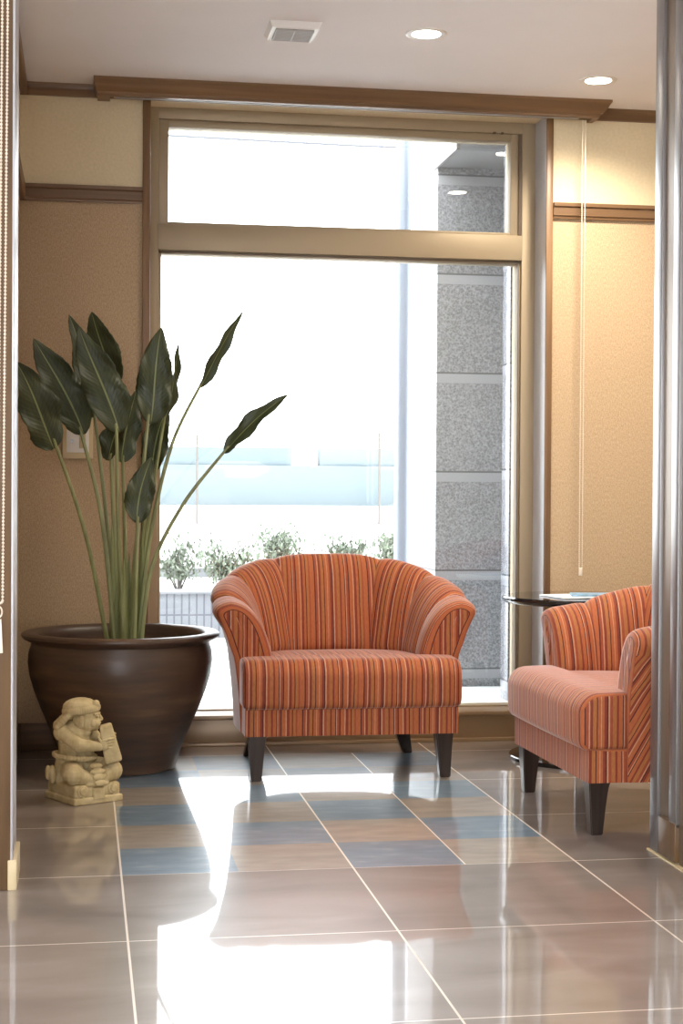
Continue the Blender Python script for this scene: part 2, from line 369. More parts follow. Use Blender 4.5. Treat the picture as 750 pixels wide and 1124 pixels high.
def struct(name, bm, m, smooth=35, parent=None):
    o = obj(name, bm, m, parent, smooth)
    if not parent: o['kind'] = 'structure'
    return o
def B(*boxes, bev=0):
    bm = bmesh.new()
    for b in boxes: box(bm, *b, bev=bev)
    return bm
def sempty(name):
    o = bpy.data.objects.new(name, None); C.objects.link(o); o['kind'] = 'structure'; return o

# ------------------------------------------------------------------ the room
XL, XR, YW, ZC = -.243, 3.3, 6.2, 2.55
WX0, WX1, WZ1 = .25, 1.842, 2.52                         # window opening
struct('floor', B((-2.2, 3.5, -2.5, 6.22, -.08, 0)), M['floor'])
struct('ceiling', B((-2.2, 3.5, -2.5, 6.5, ZC, ZC+.08)), M['ceiling'])
# window wall: cream above the rail, woven paper below, in one wall with its two finishes
wl = sempty('wall_back')
struct('upper_wall', B((XL, WX0, YW, 6.5, 2.135, ZC), (WX1, XR, YW, 6.5, 2.135, ZC), (WX0, WX1, YW, 6.5, WZ1, ZC)), M['cream'], parent=wl)
struct('lower_wall', B((XL, WX0, YW, 6.5, 0, 2.135), (WX1, XR, YW, 6.5, 0, 2.135), (WX0, WX1, 6.46, 6.5, 0, .1)), M['fabric_wall'], parent=wl)
wl = sempty('wall_left')
struct('upper_wall', B((XL-.15, XL, 4.245, 6.5, 2.135, ZC)), M['cream'], parent=wl)
struct('lower_wall', B((XL-.15, XL, 4.245, 6.5, 0, 2.135)), M['fabric_wall'], parent=wl)
wl = sempty('wall_right')
struct('upper_wall', B((XR, XR+.15, 4.245, 6.5, 2.135, ZC)), M['cream'], parent=wl)
struct('lower_wall', B((XR, XR+.15, 4.245, 6.5, 0, 2.135)), M['fabric_wall'], parent=wl)
# crown, rail, baseboard
def crown(bm, x0, x1):
    prism(bm, [(YW, 2.505), (YW-.012, 2.505), (YW-.016, 2.515), (YW-.026, 2.525), (YW-.03, 2.535), (YW-.03, ZC), (YW, ZC)], 'X', x0, x1)
def rail(bm, x0, x1):
    prism(bm, [(YW, 2.104), (YW-.012, 2.104), (YW-.014, 2.112), (YW-.02, 2.116), (YW-.02, 2.148), (YW-.027, 2.152), (YW-.027, 2.166), (YW, 2.166)], 'X', x0, x1)
bm = bmesh.new(); crown(bm, XL, XR); struct('trim_1', bm, M['wood_x'], 25)
bm = bmesh.new(); rail(bm, XL, .222); rail(bm, 1.862, XR); struct('trim_2', bm, M['wood_x'], 25)
bm = bmesh.new(); box(bm, XL, XL+.028, 4.25, YW, 2.505, ZC, bev=.006); struct('trim_3', bm, M['wood_y'])
bm = bmesh.new(); box(bm, XL, XL+.022, 4.25, YW, 2.104, 2.166, bev=.005); struct('trim_4', bm, M['wood_y'])
struct('baseboard_back', B((XL, .222, YW-.014, YW, 0, .105), (1.862, XR, YW-.014, YW, 0, .105), bev=.004), M['wood_x'])
struct('baseboard_left', B((XL, XL+.012, 4.25, YW-.014, 0, .105), bev=.004), M['wood_y'])
# near room behind the camera side
struct('wall_partition', B((-2.2, -.176, 4.05, 4.243, 0, ZC), (1.585, 3.5, 4.05, 4.243, 0, ZC), (-.176, 1.585, 4.05, 4.243, 2.42, ZC)), M['grey_wall'])
struct('wall_near_left', B((-2.3, -2.2, -2.6, -1.6, 0, ZC), (-2.3, -2.2, 2.8, 4.05, 0, ZC), (-2.3, -2.2, -1.6, 2.8, 2.3, ZC), (-2.3, -2.2, -1.6, 2.8, 0, .9)), M['grey_wall'])  # unseen wide opening added so sky light fills the room
struct('wall_near_right', B((3.5, 3.6, -2.6, 4.05, 0, ZC)), M['grey_wall'])
struct('wall_behind', B((-2.3, -2.0, -2.6, -2.5, 0, ZC), (.45, 3.6, -2.6, -2.5, 0, ZC), (-2.0, .45, -2.6, -2.5, 2.2, ZC)), M['grey_wall'])  # opening out of view, put in to bring fill light from behind

# opening jambs
jl = sempty('trim_5')
struct('jamb_board', B((-.30, -.176, 4.034, 4.05, 0, 2.42), bev=.002), M['wood_jamb'], parent=jl)
struct('metal_edge', B((-.177, -.170, 4.036, 4.247, .075, 2.42), bev=.0015), M['reveal'], parent=jl)
struct('plinth_block', B((-.182, -.160, 4.032, 4.252, 0, .075), bev=.002), M['beige_plastic'], parent=jl)
jr = sempty('trim_6')
struct('steel_strip', B((1.574, 1.60, 4.195, 4.255, 0, 2.42), (1.572, 1.60, 4.052, 4.105, .10, 2.42), bev=.003), M['steel'], parent=jr)
struct('bronze_channel', B((1.583, 1.60, 4.105, 4.195, 0, 2.42), (1.583, 1.60, 3.98, 4.052, 0, 2.42)), M['jamb_brown'], parent=jr)
struct('plinth_block', B((1.570, 1.60, 4.052, 4.178, .008, .112), bev=.002), M['wood_jamb'], parent=jr)
struct('floor_bead', B((1.568, 1.60, 3.98, 4.26, 0, .004)), M['beige_plastic'], parent=jr)

# ------------------------------------------------------------------ window
win = sempty('window_1')
F0, F1 = 6.36, 6.455
bm = bmesh.new()
gx0, gx1, gz0, gz1 = .304, 1.768, .122, 1.943           # lower glass
ux0, ux1, uz0, uz1 = .331, 1.734, 2.070, 2.447          # upper glass
box(bm, .24, gx0-.012, F0, F1, .10, 2.54, bev=.003); box(bm, gx1+.012, 1.842, F0, F1, .10, 2.54, bev=.003)
box(bm, gx0-.014, gx1+.014, F0-.004, F1, 1.955, 2.058, bev=.003)
box(bm, gx0-.014, gx1+.014, F0, F1, 2.475, 2.54, bev=.003)
box(bm, gx0-.014, gx0, F0+.018, F1, .11, 1.957, bev=.002); box(bm, gx1, gx1+.014, F0+.018, F1, .11, 1.957, bev=.002)
box(bm, gx0-.014, gx1+.014, F0+.018, F1, 1.943, 1.957, bev=.002)
box(bm, gx0-.014, ux0, F0+.012, F1, 2.058, 2.475, bev=.003); box(bm, ux1, gx1+.0, F0+.012, F1, 2.058, 2.475, bev=.003)
box(bm, ux0, ux1, F0+.012, F1, 2.447, 2.475, bev=.003); box(bm, ux0, ux1, F0+.012, F1, 2.056, 2.070, bev=.002)
box(bm, .25, 1.842, F0, F1, .10, .122, bev=.002)
struct('window_frame', bm, M['frame'], parent=win)
bm = bmesh.new()
box(bm, gx1-.001, gx1+.012, F0+.004, F0+.018, 2.06, 2.475)
box(bm, gx1-.0, gx1+.0035, F0+.008, F0+.02, .122, 1.95); box(bm, gx0, gx1, F0+.008, F0+.02, 1.9475, 1.952)
struct('gasket', bm, M['frame_dark'], parent=win)
bm = bmesh.new(); box(bm, 1.655, 1.668, F0-.006, F0+.012, 2.473, 2.479, bev=.001); box(bm, 1.69, 1.70, F0-.006, F0+.012, 2.473, 2.479, bev=.001); struct('latch', bm, M['frame_dark'], parent=win)
struct('window_pane', B((ux0-.005, ux1+.005, 6.415, 6.421, uz0-.005, uz1+.005)), M['glass'], smooth=0, parent=win)
struct('window_pane', B((gx0-.005, gx1+.005, 6.415, 6.421, gz0-.005, gz1+.005)), M['glass'], smooth=0, parent=win)
# reveal, casing, kick
struct('reveal_panel', B((1.836, 1.842, YW-.002, F0, .122, 2.52)), M['reveal'], parent=win)
struct('casing', B((.222, .252, YW-.018, YW+.02, 0, 2.505), (1.834, 1.862, YW-.012, YW, 0, 2.505), bev=.003), M['wood_z'], parent=win)
bm = bmesh.new(); box(bm, .252, 1.836, YW+.014, YW+.03, .012, .104, bev=.001); box(bm, .252, 1.836, YW-.006, F0, .104, .121, bev=.003); box(bm, .252, 1.836, YW-.004, YW+.03, 0, .014, bev=.002)
struct('window_kick_board', bm, plain('kick_bronze', srgb(146, 120, 90), .4, .2, nscale=3, namt=.06, stretch=(.3, 1, 4)), parent=win)
bm = bmesh.new(); box(bm, .252, 1.836, F0-.02, F0, .1215, .126, bev=.001); struct('sill_strip', bm, M['frame'], parent=win)

# ------------------------------------------------------------------ curtain box with roller blind
bm = bmesh.new()
def ring(x0, x1, y, z): return [bm.verts.new(p) for p in ((x0, YW-.031, z), (x0, y, z), (x1, y, z), (x1, YW-.031, z))]
prof = [(0, ZC), (0, 2.541), (.004, 2.537), (.008, 2.530), (.016, 2.516), (.026, 2.505), (.034, 2.501), (.036, 2.496), (.040, 2.494), (.040, 2.487)]
rings = [ring(.033+d*.4, 2.055-d, 6.035+d, z) for d, z in prof]
inner = ring(.033+.062, 2.055-.062, 6.035+.062, 2.487); inner2 = ring(.033+.062, 2.055-.062, 6.035+.062, ZC)
rings += [inner, inner2]
for a, b in zip(rings, rings[1:]):
    for i in range(3): bm.faces.new((a[i], a[i+1], b[i+1], b[i]))
cb = obj('curtain_box', bm, M['wood_x'], smooth=25)
tag(cb, 'brown wooden moulded curtain box across the top of the window', 'curtain box')
bl = thing('roller_blind', 'wound-up roller blind in the curtain box, bead chain hanging by the right wall', 'blind', (1.0, 6.14, 2.505))
bm = bmesh.new(); tube(bm, [(.11-1, 0, .012), (1.95-1, 0, .012)], .022, 16); obj('roll', bm, M['cream'], bl)
obj('bottom_rail', B((.115-1, 1.94-1, -.032, -.020, -.018, -.008), bev=.002), M['grey_plastic'], bl)
def beads(x, y, zt, zb, gap, r, pitch, seg=1, sway=0.0):
    bm = bmesh.new(); n = int((zt-zb)/pitch)
    pts = []
    for i in range(n+1):
        pts.append((x-gap/2 + sway*i/n, y, zt-i*pitch))
    cx = x+sway
    for k in range(1, 6): pts.append((cx-gap/2*math.cos(PI*k/6), y, zt-n*pitch-gap/2*math.sin(PI*k/6)))
    for i in range(n, -1, -1): pts.append((x+gap/2 + sway*i/n, y, zt-i*pitch))
    tube(bm, pts, r*.35, 4)
    for p in pts: bmesh.ops.create_icosphere(bm, subdivisions=seg, radius=r, matrix=Matrix.Translation(p))
    return bm
obj('bead_chain', beads(.955, -.055, -.03, -1.80, .012, .0029, .0075), M['bead'], bl)
bm = bmesh.new(); box(bm, .948, .962, -.059, -.051, -1.835, -1.803, bev=.002); obj('chain_joiner', bm, M['bead'], bl)
b2 = thing('blind_chain', 'white bead chain hanging with a clear weight in front of the left door jamb', 'blind chain', (-.1935, 4.0, 2.4))
obj('chain', beads(.0025, -.03, .0, -1.68, .013, .0034, .0088, 2, -.009), M['bead'], b2)
bm = bmesh.new()
for k in range(16):
    pass
tube(bm, [(-.011+.010*math.cos(a), -.03, -1.70+.014*math.sin(a)) for a in [2*PI*i/16 for i in range(17)]], .0022, 6)
prism(bm, [(-.020, -1.718), (-.003, -1.718), (.001, -1.80), (-.024, -1.80)], 'Y', -.036, -.025)
obj('chain_weight', bm, M['bead'], b2)

# ------------------------------------------------------------------ ceiling fittings
def downlight(x, y, label, e):
    t = thing('recessed_downlight', label, 'ceiling light', (x, y, ZC), group='recessed ceiling downlights')
    bm = bmesh.new(); lathe(bm, [(.048, .0), (.05, -.003), (.066, -.005), (.070, -.003), (.071, 0)], 48); obj('trim_ring', bm, M['white_plastic'], t)
    bm = bmesh.new(); lathe(bm, [(0, -.0035), (.03, -.0033), (.049, -.002)], 48); obj('lens', bm, M['lamp'], t)
    ld = bpy.data.lights.new('downlight_bulb', 'SPOT'); ld.energy = e; ld.color = (1, .89, .72); ld.spot_size = math.radians(150); ld.spot_blend = .9; ld.shadow_soft_size = .045
    lo = bpy.data.objects.new('bulb', ld); C.objects.link(lo); lo.parent = t; lo.location = (0, 0, -.012)
LE = 44
downlight(1.140, 5.283, 'round lit recessed ceiling downlight nearer the middle of the ceiling, left of the other', LE*.5)
downlight(1.904, 5.760, 'round lit recessed ceiling downlight close to the window wall, right of the curtain box middle', LE*1.3)
downlight(1.904, 4.80, 'round lit recessed ceiling downlight outside the frame over the right armchair', LE*.8)
downlight(2.70, 5.30, 'round lit recessed ceiling downlight outside the frame near the right wall', LE*.8)
for x, y, w_ in ((-.8, 2.4, 'left, nearest the opening'), (.7, 2.4, 'middle, nearest the opening'), (2.2, 2.4, 'right, nearest the opening'), (-.8, .4, 'left, farther from the opening'), (.7, .4, 'middle, farther from the opening'), (2.2, .4, 'right, farther from the opening')):
    downlight(x, y, 'added unseen fill downlight on the near room ceiling, '+w_, LE*.35)  # unseen lamps added on the camera side as fill light
v = thing('ceiling_vent', 'small square white louvred ventilation grille on the ceiling', 'vent', (.688, 5.305, ZC))
bm = bmesh.new(); prism(bm, [(-.088, 0), (-.078, -.020), (.078, -.020), (.088, 0)], 'Y', -.088, .088)
for f in bm.faces: pass
for vv in bm.verts:
    if vv.co.z < -.01: vv.co.y *= .89
obj('vent_housing', bm, M['white_plastic'], v, 20)
obj('vent_recess', B((-.062, .062, -.062, .062, -.0212, -.0200)), M['grey_plastic'], v)
bm = bmesh.new()
for k in range(9):
    y = -.058+k*.0145
    prism(bm, [(y-.004, -.021), (y+.001, -.021), (y+.006, -.026), (y+.002, -.026)], 'X', -.062, .062)
for x in (-.064, -.002, .060): box(bm, x, x+.004, -.062, .062, -.0265, -.0205)
obj('louvre', bm, M['grey_plastic'], v)

# wall plate
s = thing('wall_outlet_plate', 'beige double outlet plate on the left wall panel behind the plant leaves', 'wall socket', (-.021, YW, 1.205))
obj('cover_plate', B((-.058, .058, -.010, 0, -.085, .085), bev=.003), M['beige_plastic'], s)
obj('frame_insert', B((-.042, .042, -.0125, -.009, -.062, .062), bev=.0015), M['white_plastic'], s)
bm = bmesh.new(); tube(bm, [(-.022, -.0122, -.018), (-.022, -.0165, -.018)], .007, 16); obj('coaxial_jack', bm, M['steel'], s)
obj('switch_key', B((.006, .030, -.0155, -.012, -.045, .045), bev=.001), M['beige_plastic'], s)

# ------------------------------------------------------------------ armchair
def uvset(bm, fn):
    L = (bm.loops.layers.uv.get('UVMap') or bm.loops.layers.uv.new('UVMap'))
    bm.normal_update()
    for f in bm.faces:
        for lp in f.loops: lp[L].uv = fn(lp.vert.co, f.normal)
PATH = []
def build_path():
    pts = []
    for i in range(11): pts.append(Vector((-.269-.004*math.sin(i/10*PI/2), .135+i*.0155)))
    for i in range(1, 61):
        a = PI - PI*i/60*.5 if False else PI - PI*i/60
        ca, sa = math.cos(a), math.sin(a)
        e = .86
        pts.append(Vector((.273*math.copysign(abs(ca)**e, ca), .29+.25*abs(sa)**e)))
    for i in range(9, -1, -1): pts.append(Vector((.269+.004*math.sin(i/10*PI/2), .135+i*.0155)))
    return pts
PP = build_path(); SL = [0]
for a, b in zip(PP, PP[1:]): SL.append(SL[-1]+(b-a).length)
TOT = SL[-1]
def path_at(s):
    s = max(0, min(TOT, s))
    for i in range(len(SL)-1):
        if s <= SL[i+1]+1e-9:
            t = (s-SL[i])/(SL[i+1]-SL[i]); p = PP[i].lerp(PP[i+1], t); break
    # smooth normal
    def pt(q):
        q = max(0, min(TOT, q))
        for i in range(len(SL)-1):
            if q <= SL[i+1]+1e-9: return PP[i].lerp(PP[i+1], (q-SL[i])/(SL[i+1]-SL[i]))
        return PP[-1]
    d = (pt(s+.03)-pt(s-.03)).normalized()
    return p, Vector((-d.y, d.x))                        # outward
ARM = [(0, .40), (.006, .42), (.016, .46), (.030, .50), (.050, .54), (.080, .574), (.110, .592), (.142, .600), (.168, .594), (.187, .582), (.190, .566), (.178, .537), (.162, .50), (.150, .462), (.134, .42), (.126, .37), (.118, .30), (.112, .22), (.109, .157)]
BACK = [(0, .40), (.004, .42), (.014, .48), (.026, .54), (.040, .60), (.058, .66), (.078, .705), (.105, .738), (.132, .748), (.158, .742), (.176, .722), (.182, .690), (.176, .640), (.164, .57), (.152, .49), (.142, .40), (.132, .32), (.124, .23), (.118, .157)]
def smooth01(t): t = max(0, min(1, t)); return t*t*(3-2*t)
def prof_at(s, j):
    m = min(s, TOT-s)/(TOT/2)
    w_ = .10*smooth01(m/.3) + .90*smooth01((m-.10)/.75)
    a, b = ARM[j], BACK[j]
    d = a[0]*(1-w_)+b[0]*w_
    z = a[1]*(1-w_)+b[1]*w_
    return d, z
SEAM = [0, .135, .285, .425, TOT-.425, TOT-.285, TOT-.135, TOT]
NJ = len(ARM)
def barrel(bm, s0, s1, fine=14):
    """one channelled panel of the barrel, s0..s1 along the plan path"""
    L = (bm.loops.layers.uv.get('UVMap') or bm.loops.layers.uv.new('UVMap')); cols = []
    for i in range(fine+1):
        tau = i/fine; tau = .5-.5*math.cos(PI*tau) if True else tau
        s = s0+(s1-s0)*tau; p, nrm = path_at(s); col = []
        puff = .013*(1-abs(2*tau-1)**3.5)
        for j in range(NJ):
            d, z = prof_at(s, j)
            dp, zp = prof_at(s, max(0, j-1)); dn, zn = prof_at(s, min(NJ-1, j+1))
            t = Vector((dn-dp, zn-zp)); t = t.normalized() if t.length else Vector((0, 1)); nn = Vector((-t.y, t.x))
            amt = puff if j <= 10 else puff*max(0, 1-(j-10)/2)
            dd, zz = d+nn.x*amt, z+nn.y*amt
            if j == 0: dd, zz = d, z
            col.append(Vector((p.x+nrm.x*dd, p.y+nrm.y*dd, zz)))
        cols.append(col)
    sub = []                                             # refine along the profile with Catmull-Rom
    for col in cols:
        o = []
        for j in range(NJ-1):
            a, b, c, d = col[max(0, j-1)], col[j], col[j+1], col[min(NJ-1, j+2)]
            for k in range(2):
                t = k/2; o.append(.5*((2*b)+(-a+c)*t+(2*a-5*b+4*c-d)*t*t+(-a+3*b-3*c+d)*t**3))
        o.append(col[-1]); sub.append(o)
    n = len(sub[0]); mid = len(sub)//2
    vv = [[bm.verts.new(q) for q in col] for col in sub]
    # stripe coordinate: true width from panel middle, so stripes stay parallel and are cut at the seams
    U = [[0]*n for _ in sub]; V = [0]*n
    for j in range(n):
        if j: V[j] = V[j-1]+(sub[mid][j]-sub[mid][j-1]).length
        for i in range(mid+1, len(sub)): U[i][j] = U[i-1][j]+(sub[i][j]-sub[i-1][j]).length
        for i in range(mid-1, -1, -1): U[i][j] = U[i+1][j]-(sub[i][j]-sub[i+1][j]).length
    off = s0*1.37+.31
    # on the outer shell the cloth is cut on the slant
    def uvp(i, j):
        q = max(0, j-22)/ (n-23)
        return (U[i][j]+off+ .0 if j <= 22 else U[i][j]+off+(V[j]-V[22])*.55*(1 if s0 < TOT/2 else -1), V[j])
    for i in range(len(sub)-1):
        for j in range(n-1):
            f = bm.faces.new((vv[i][j], vv[i+1][j], vv[i+1][j+1], vv[i][j+1]))
            for lp, (a, b) in zip(f.loops, ((i, j), (i+1, j), (i+1, j+1), (i, j+1))): lp[L].uv = uvp(a, b)
    return sub
def arm_face(bm, end_cols, side):
    """closing face on the front of an arm: concentric rings following the outline, slightly domed"""
    L = (bm.loops.layers.uv.get('UVMap') or bm.loops.layers.uv.new('UVMap'))
    pts = [q.copy() for q in end_cols]
    cx = sum((q.x for q in pts))/len(pts)
    # spine the outline shrinks towards
    n = len(pts); ringsN = 6; allr = []
    def target(q):
        z = min(q.z, .555); z = max(z, .17)
        # centre line of the face at this height
        cand = sorted(pts, key=lambda k: abs(k.z-z))
        ins = [k.x for k in pts[:14] if abs(k.z-z) < .03] or [pts[0].x]
        outs = [k.x for k in pts[20:] if abs(k.z-z) < .03] or [pts[-1].x]
        return Vector(((sum(ins)/len(ins)+sum(outs)/len(outs))/2, q.y, z))
    tg = [target(q) for q in pts]
    for r in range(ringsN):
        t = r/(ringsN-1)*.92
        dy = -.004*math.sin(min(1, t*3)*PI/2) 
        allr.append([bm.verts.new((q.x*(1-t)+g.x*t, q.y+dy, q.z*(1-t)+g.z*t)) for q, g in zip(pts, tg)])
    arc = [0]
    for a, b in zip(pts, pts[1:]): arc.append(arc[-1]+(b-a).length)
    for r in range(ringsN-1):
        for j in range(n-1):
            f = bm.faces.new((allr[r][j], allr[r][j+1], allr[r+1][j+1], allr[r+1][j]))
            for lp, (a, b) in zip(f.loops, ((r, j), (r, j+1), (r+1, j+1), (r+1, j))):
                lp[L].uv = (.405+a*.013, arc[b]) if r < 2 else (lp.vert.co.x*1.0+.3, lp.vert.co.z)
    # close the slit in the middle
    last = allr[-1]
    for j in range((n-1)//2):
        k = n-1-j
        if k-1 <= j+1: break
        f = bm.faces.new((last[j], last[j+1], last[k-1], last[k]))
        for lp in f.loops: lp[L].uv = (lp.vert.co.x+.3, lp.vert.co.z)
def make_chair(label, loc, rz):
    t = thing('armchair', label, 'armchair', loc, rz, 'striped tub armchairs')
    # upholstered back (five channels)
    bm = bmesh.new()
    for a, b in zip(SEAM[1:-2], SEAM[2:-1]): barrel(bm, a, b)
    obj('backrest', bm, M['stripes'], t, 60)
    for s0, s1, e in ((SEAM[0], SEAM[1], 0), (SEAM[-2], SEAM[-1], -1)):
        bm = bmesh.new(); sub = barrel(bm, s0, s1)
        arm_face(bm, sub[e], e)
        bmesh.ops.remove_doubles(bm, verts=bm.verts, dist=.0004)
        obj('armrest', bm, M['stripes'], t, 50)
    # seat cushion: full-width front roll, narrower seat behind
    bm = bmesh.new()
    prof = []
    def arc(cy, cz, r, a0, a1, n):
        for i in range(n+1):
            a = math.radians(a0+(a1-a0)*i/n); prof.append((cy+r*math.cos(a), cz+r*math.sin(a)))
    prof.append((.13, .250)); arc(.016, .280, .030, 270, 180, 6); arc(.046, .356, .062, 180, 90, 10); prof.append((.13, .420))
    hw = .384
    xs = [-hw, -hw+.003, -hw+.011, -hw+.026, -.2, -.1, 0, .1, .2, hw-.026, hw-.011, hw-.003, hw]
    ins = [.020, .009, .0025, 0, 0, 0, 0, 0, 0, 0, .0025, .009, .020]
    cyc = Vector((.075, .35)); cols = []
    for x, q in zip(xs, ins):
        col = []
        for (y, z) in prof:
            d = Vector((y, z))-cyc; d = d*(1-q/max(.06, d.length)); bulge = .005*(1-(x/hw)**2)
            col.append(bm.verts.new((x, cyc.x+d.x - (bulge if y < .03 else 0), cyc.y+d.y + (bulge if z > .4 else 0))))
        cols.append(col)
    for a, b in zip(cols, cols[1:]):
        for j in range(len(prof)-1): bm.faces.new((a[j], b[j], b[j+1], a[j+1]))
        bm.faces.new((a[-1], b[-1], b[0], a[0]))
    bm.faces.new(cols[0]); bm.faces.new(list(reversed(cols[-1])))
    # rear of the seat
    nx, ny = 16, 12; g = []
    for i in range(nx+1):
        row = []
        for j in range(ny+1):
            x = -.285+.57*i/nx; y = .11+.44*j/ny
            z = .413+.012*math.sin(PI*i/nx)*math.sin(PI*min(1, j/ny*1.0)) - .012*(j/ny)
            row.append(bm.verts.new((x, y, z)))
        g.append(row)
    for i in range(nx):
        for j in range(ny): bm.faces.new((g[i][j], g[i+1][j], g[i+1][j+1], g[i][j+1]))
    uvset(bm, lambda c, n_: (c.y*1.0+.02, c.z) if abs(n_.x) > .75 else (c.x+.6, c.y+c.z))
    obj('seat_cushion', bm, M['stripes'], t, 50)
    # apron / base following the plan
    bm = bmesh.new()
    out = [(-.374, .012), (.374, .012), (.374, .14)]
    for i in range(0, 41):
        s = TOT*(1-i/40); p, nrm = path_at(s); out.append((p.x+nrm.x*.105, p.y+nrm.y*.105))
    out.append((-.374, .14))
    prism(bm, out, 'Z', .157, .256)
    uvset(bm, lambda c, n_: (c.y*1.0+.02, c.z) if abs(n_.x) > .75 else (c.x+.604, c.y+c.z))
    sb_ = obj('seat_base', bm, M['stripes'], t, 40)
    bm = bmesh.new(); tube(bm, [(-.373, .14, .252), (-.373, .011, .252), (.373, .011, .252), (.373, .14, .252)], .0035, 6)
    uvset(bm, lambda c, n_: (c.x+.6, c.z)); obj('piping', bm, M['stripes'], sb_)
    # legs
    def leg(x0, x1, fx0, fx1, y0, y1, fy0, fy1, cur):
        bm = bmesh.new(); R = []
        for k in range(9):
            q = k/8; e = q**cur[0]; e2 = q**cur[1]
            a0 = x0+(fx0-x0)*e; a1 = x1+(fx1-x1)*e2; b0 = y0+(fy0-y0)*e; b1 = y1+(fy1-y1)*e2
            z = .162*(1-q)
            R.append([bm.verts.new(p) for p in ((a0, b0, z), (a1, b0, z), (a1, b1, z), (a0, b1, z))])
        for a, b in zip(R, R[1:]):
            for k in range(4): bm.faces.new((a[k], a[(k+1) % 4], b[(k+1) % 4], b[k]))
        bm.faces.new(R[0]); bm.faces.new(list(reversed(R[-1])))
        bmesh.ops.recalc_face_normals(bm, faces=bm.faces)
        es = [e for e in bm.edges if e.calc_face_angle(0) > 1.0]
        bmesh.ops.bevel(bm, geom=es, offset=.003, segments=2, affect='EDGES')
        obj('leg', bm, M['leg'], t, 40)
    leg(-.360, -.297, -.352, -.314, .020, .088, .030, .066, (1.2, .6))
    # right leg mirrored
    leg(.297, .360, .314, .352, .020, .088, .030, .066, (.9, .6))
    leg(-.300, -.240, -.325, -.290, .50, .56, .555, .592, (1.7, 1.7))
    leg(.240, .300, .290, .325, .50, .56, .555, .592, (1.7, 1.7))
    return t
def dup(root, loc, rz, label):
    r = root.copy(); C.objects.link(r); r.location = loc; r.rotation_euler = (0, 0, rz); r['label'] = label
    for ch in list(root.children):
        c = ch.copy(); C.objects.link(c); c.parent = r
        for g in ch.children:
            d = g.copy(); C.objects.link(d); d.parent = c
    return r
ch = make_chair('orange and red striped tub armchair in the middle, facing us in front of the window', (.925, 5.40, 0), 0)
dup(ch, (1.432, 4.80, 0), -PI/2+.018, 'orange and red striped tub armchair at right, facing left, partly hidden by steel jamb')

# ------------------------------------------------------------------ side table
t = thing('side_table', 'round black glossy side table between the two armchairs by the right wall', 'side table', (1.862, 5.76, 0))
bm = bmesh.new(); lathe(bm, [(0, .585), (.28, .585), (.296, .590), (.305, .599), (.305, .607), (.300, .612), (0, .612)], 96); obj('tabletop', bm, M['black_gloss'], t)
bm = bmesh.new(); lathe(bm, [(0, .02), (.05, .02), (.036, .03), (.028, .05), (.026, .5), (.034, .54), (.10, .578), (.12, .586), (0, .586)], 32); obj('pedestal', bm, M['black_metal'], t)
bm = bmesh.new(); lathe(bm, [(0, 0), (.272, 0), (.275, .003), (.275, .013), (.272, .016), (0, .018)], 96); obj('base_plate', bm, M['black_gloss'], t)
def booklet(x, y, z, w_, h_, rz, m, label):
    bm = bmesh.new(); box(bm, -w_/2, w_/2, -h_/2, h_/2, 0, .005, bev=.001)
    for vv in bm.verts: vv.co.z += .004*max(0, vv.co.x/w_)
    o = obj('leaflet', bm, m); o.location = (x, y, z); o.rotation_euler = (0, 0, rz); tag(o, label, 'leaflet', 'leaflets on the side table')
booklet(1.86, 5.70, .6125, .30, .21, .15, M['paper'], 'pale glossy leaflet lying on the black side table, lowest of the two')
booklet(1.90, 5.69, .6185, .21, .15, -.25, M['paper_blue'], 'smaller bluish leaflet on top of the pale leaflet on the side table')

# ------------------------------------------------------------------ pot with plant
PX, PY = .137, 5.78
pt = thing('planter_pot', 'large round dark brown glazed pot with a flared rim holding the tall plant', 'plant pot', (PX, PY, 0))
bm = bmesh.new()
lathe(bm, [(0, 0), (.185, 0), (.198, .004), (.203, .02), (.222, .08), (.252, .15), (.283, .22), (.308, .285), (.324, .34), (.330, .385), (.328, .42), (.320, .445), (.318, .455),
           (.330, .462), (.347, .470), (.354, .478), (.354, .486), (.346, .492), (.328, .494), (.308, .490), (.298, .480), (.294, .46), (.292, .40), (0, .40)], 96, wob=.006)
obj('bowl', bm, M['pot'], pt, 40)
bm = bmesh.new(); n_ = 40
lathe(bm, [(0, .432), (.08, .432), (.16, .430), (.24, .428), (.296, .424)], n_)
for vv in bm.verts: vv.co.z += .006*noise.noise(vv.co*14)
obj('soil', bm, M['soil'], pt)
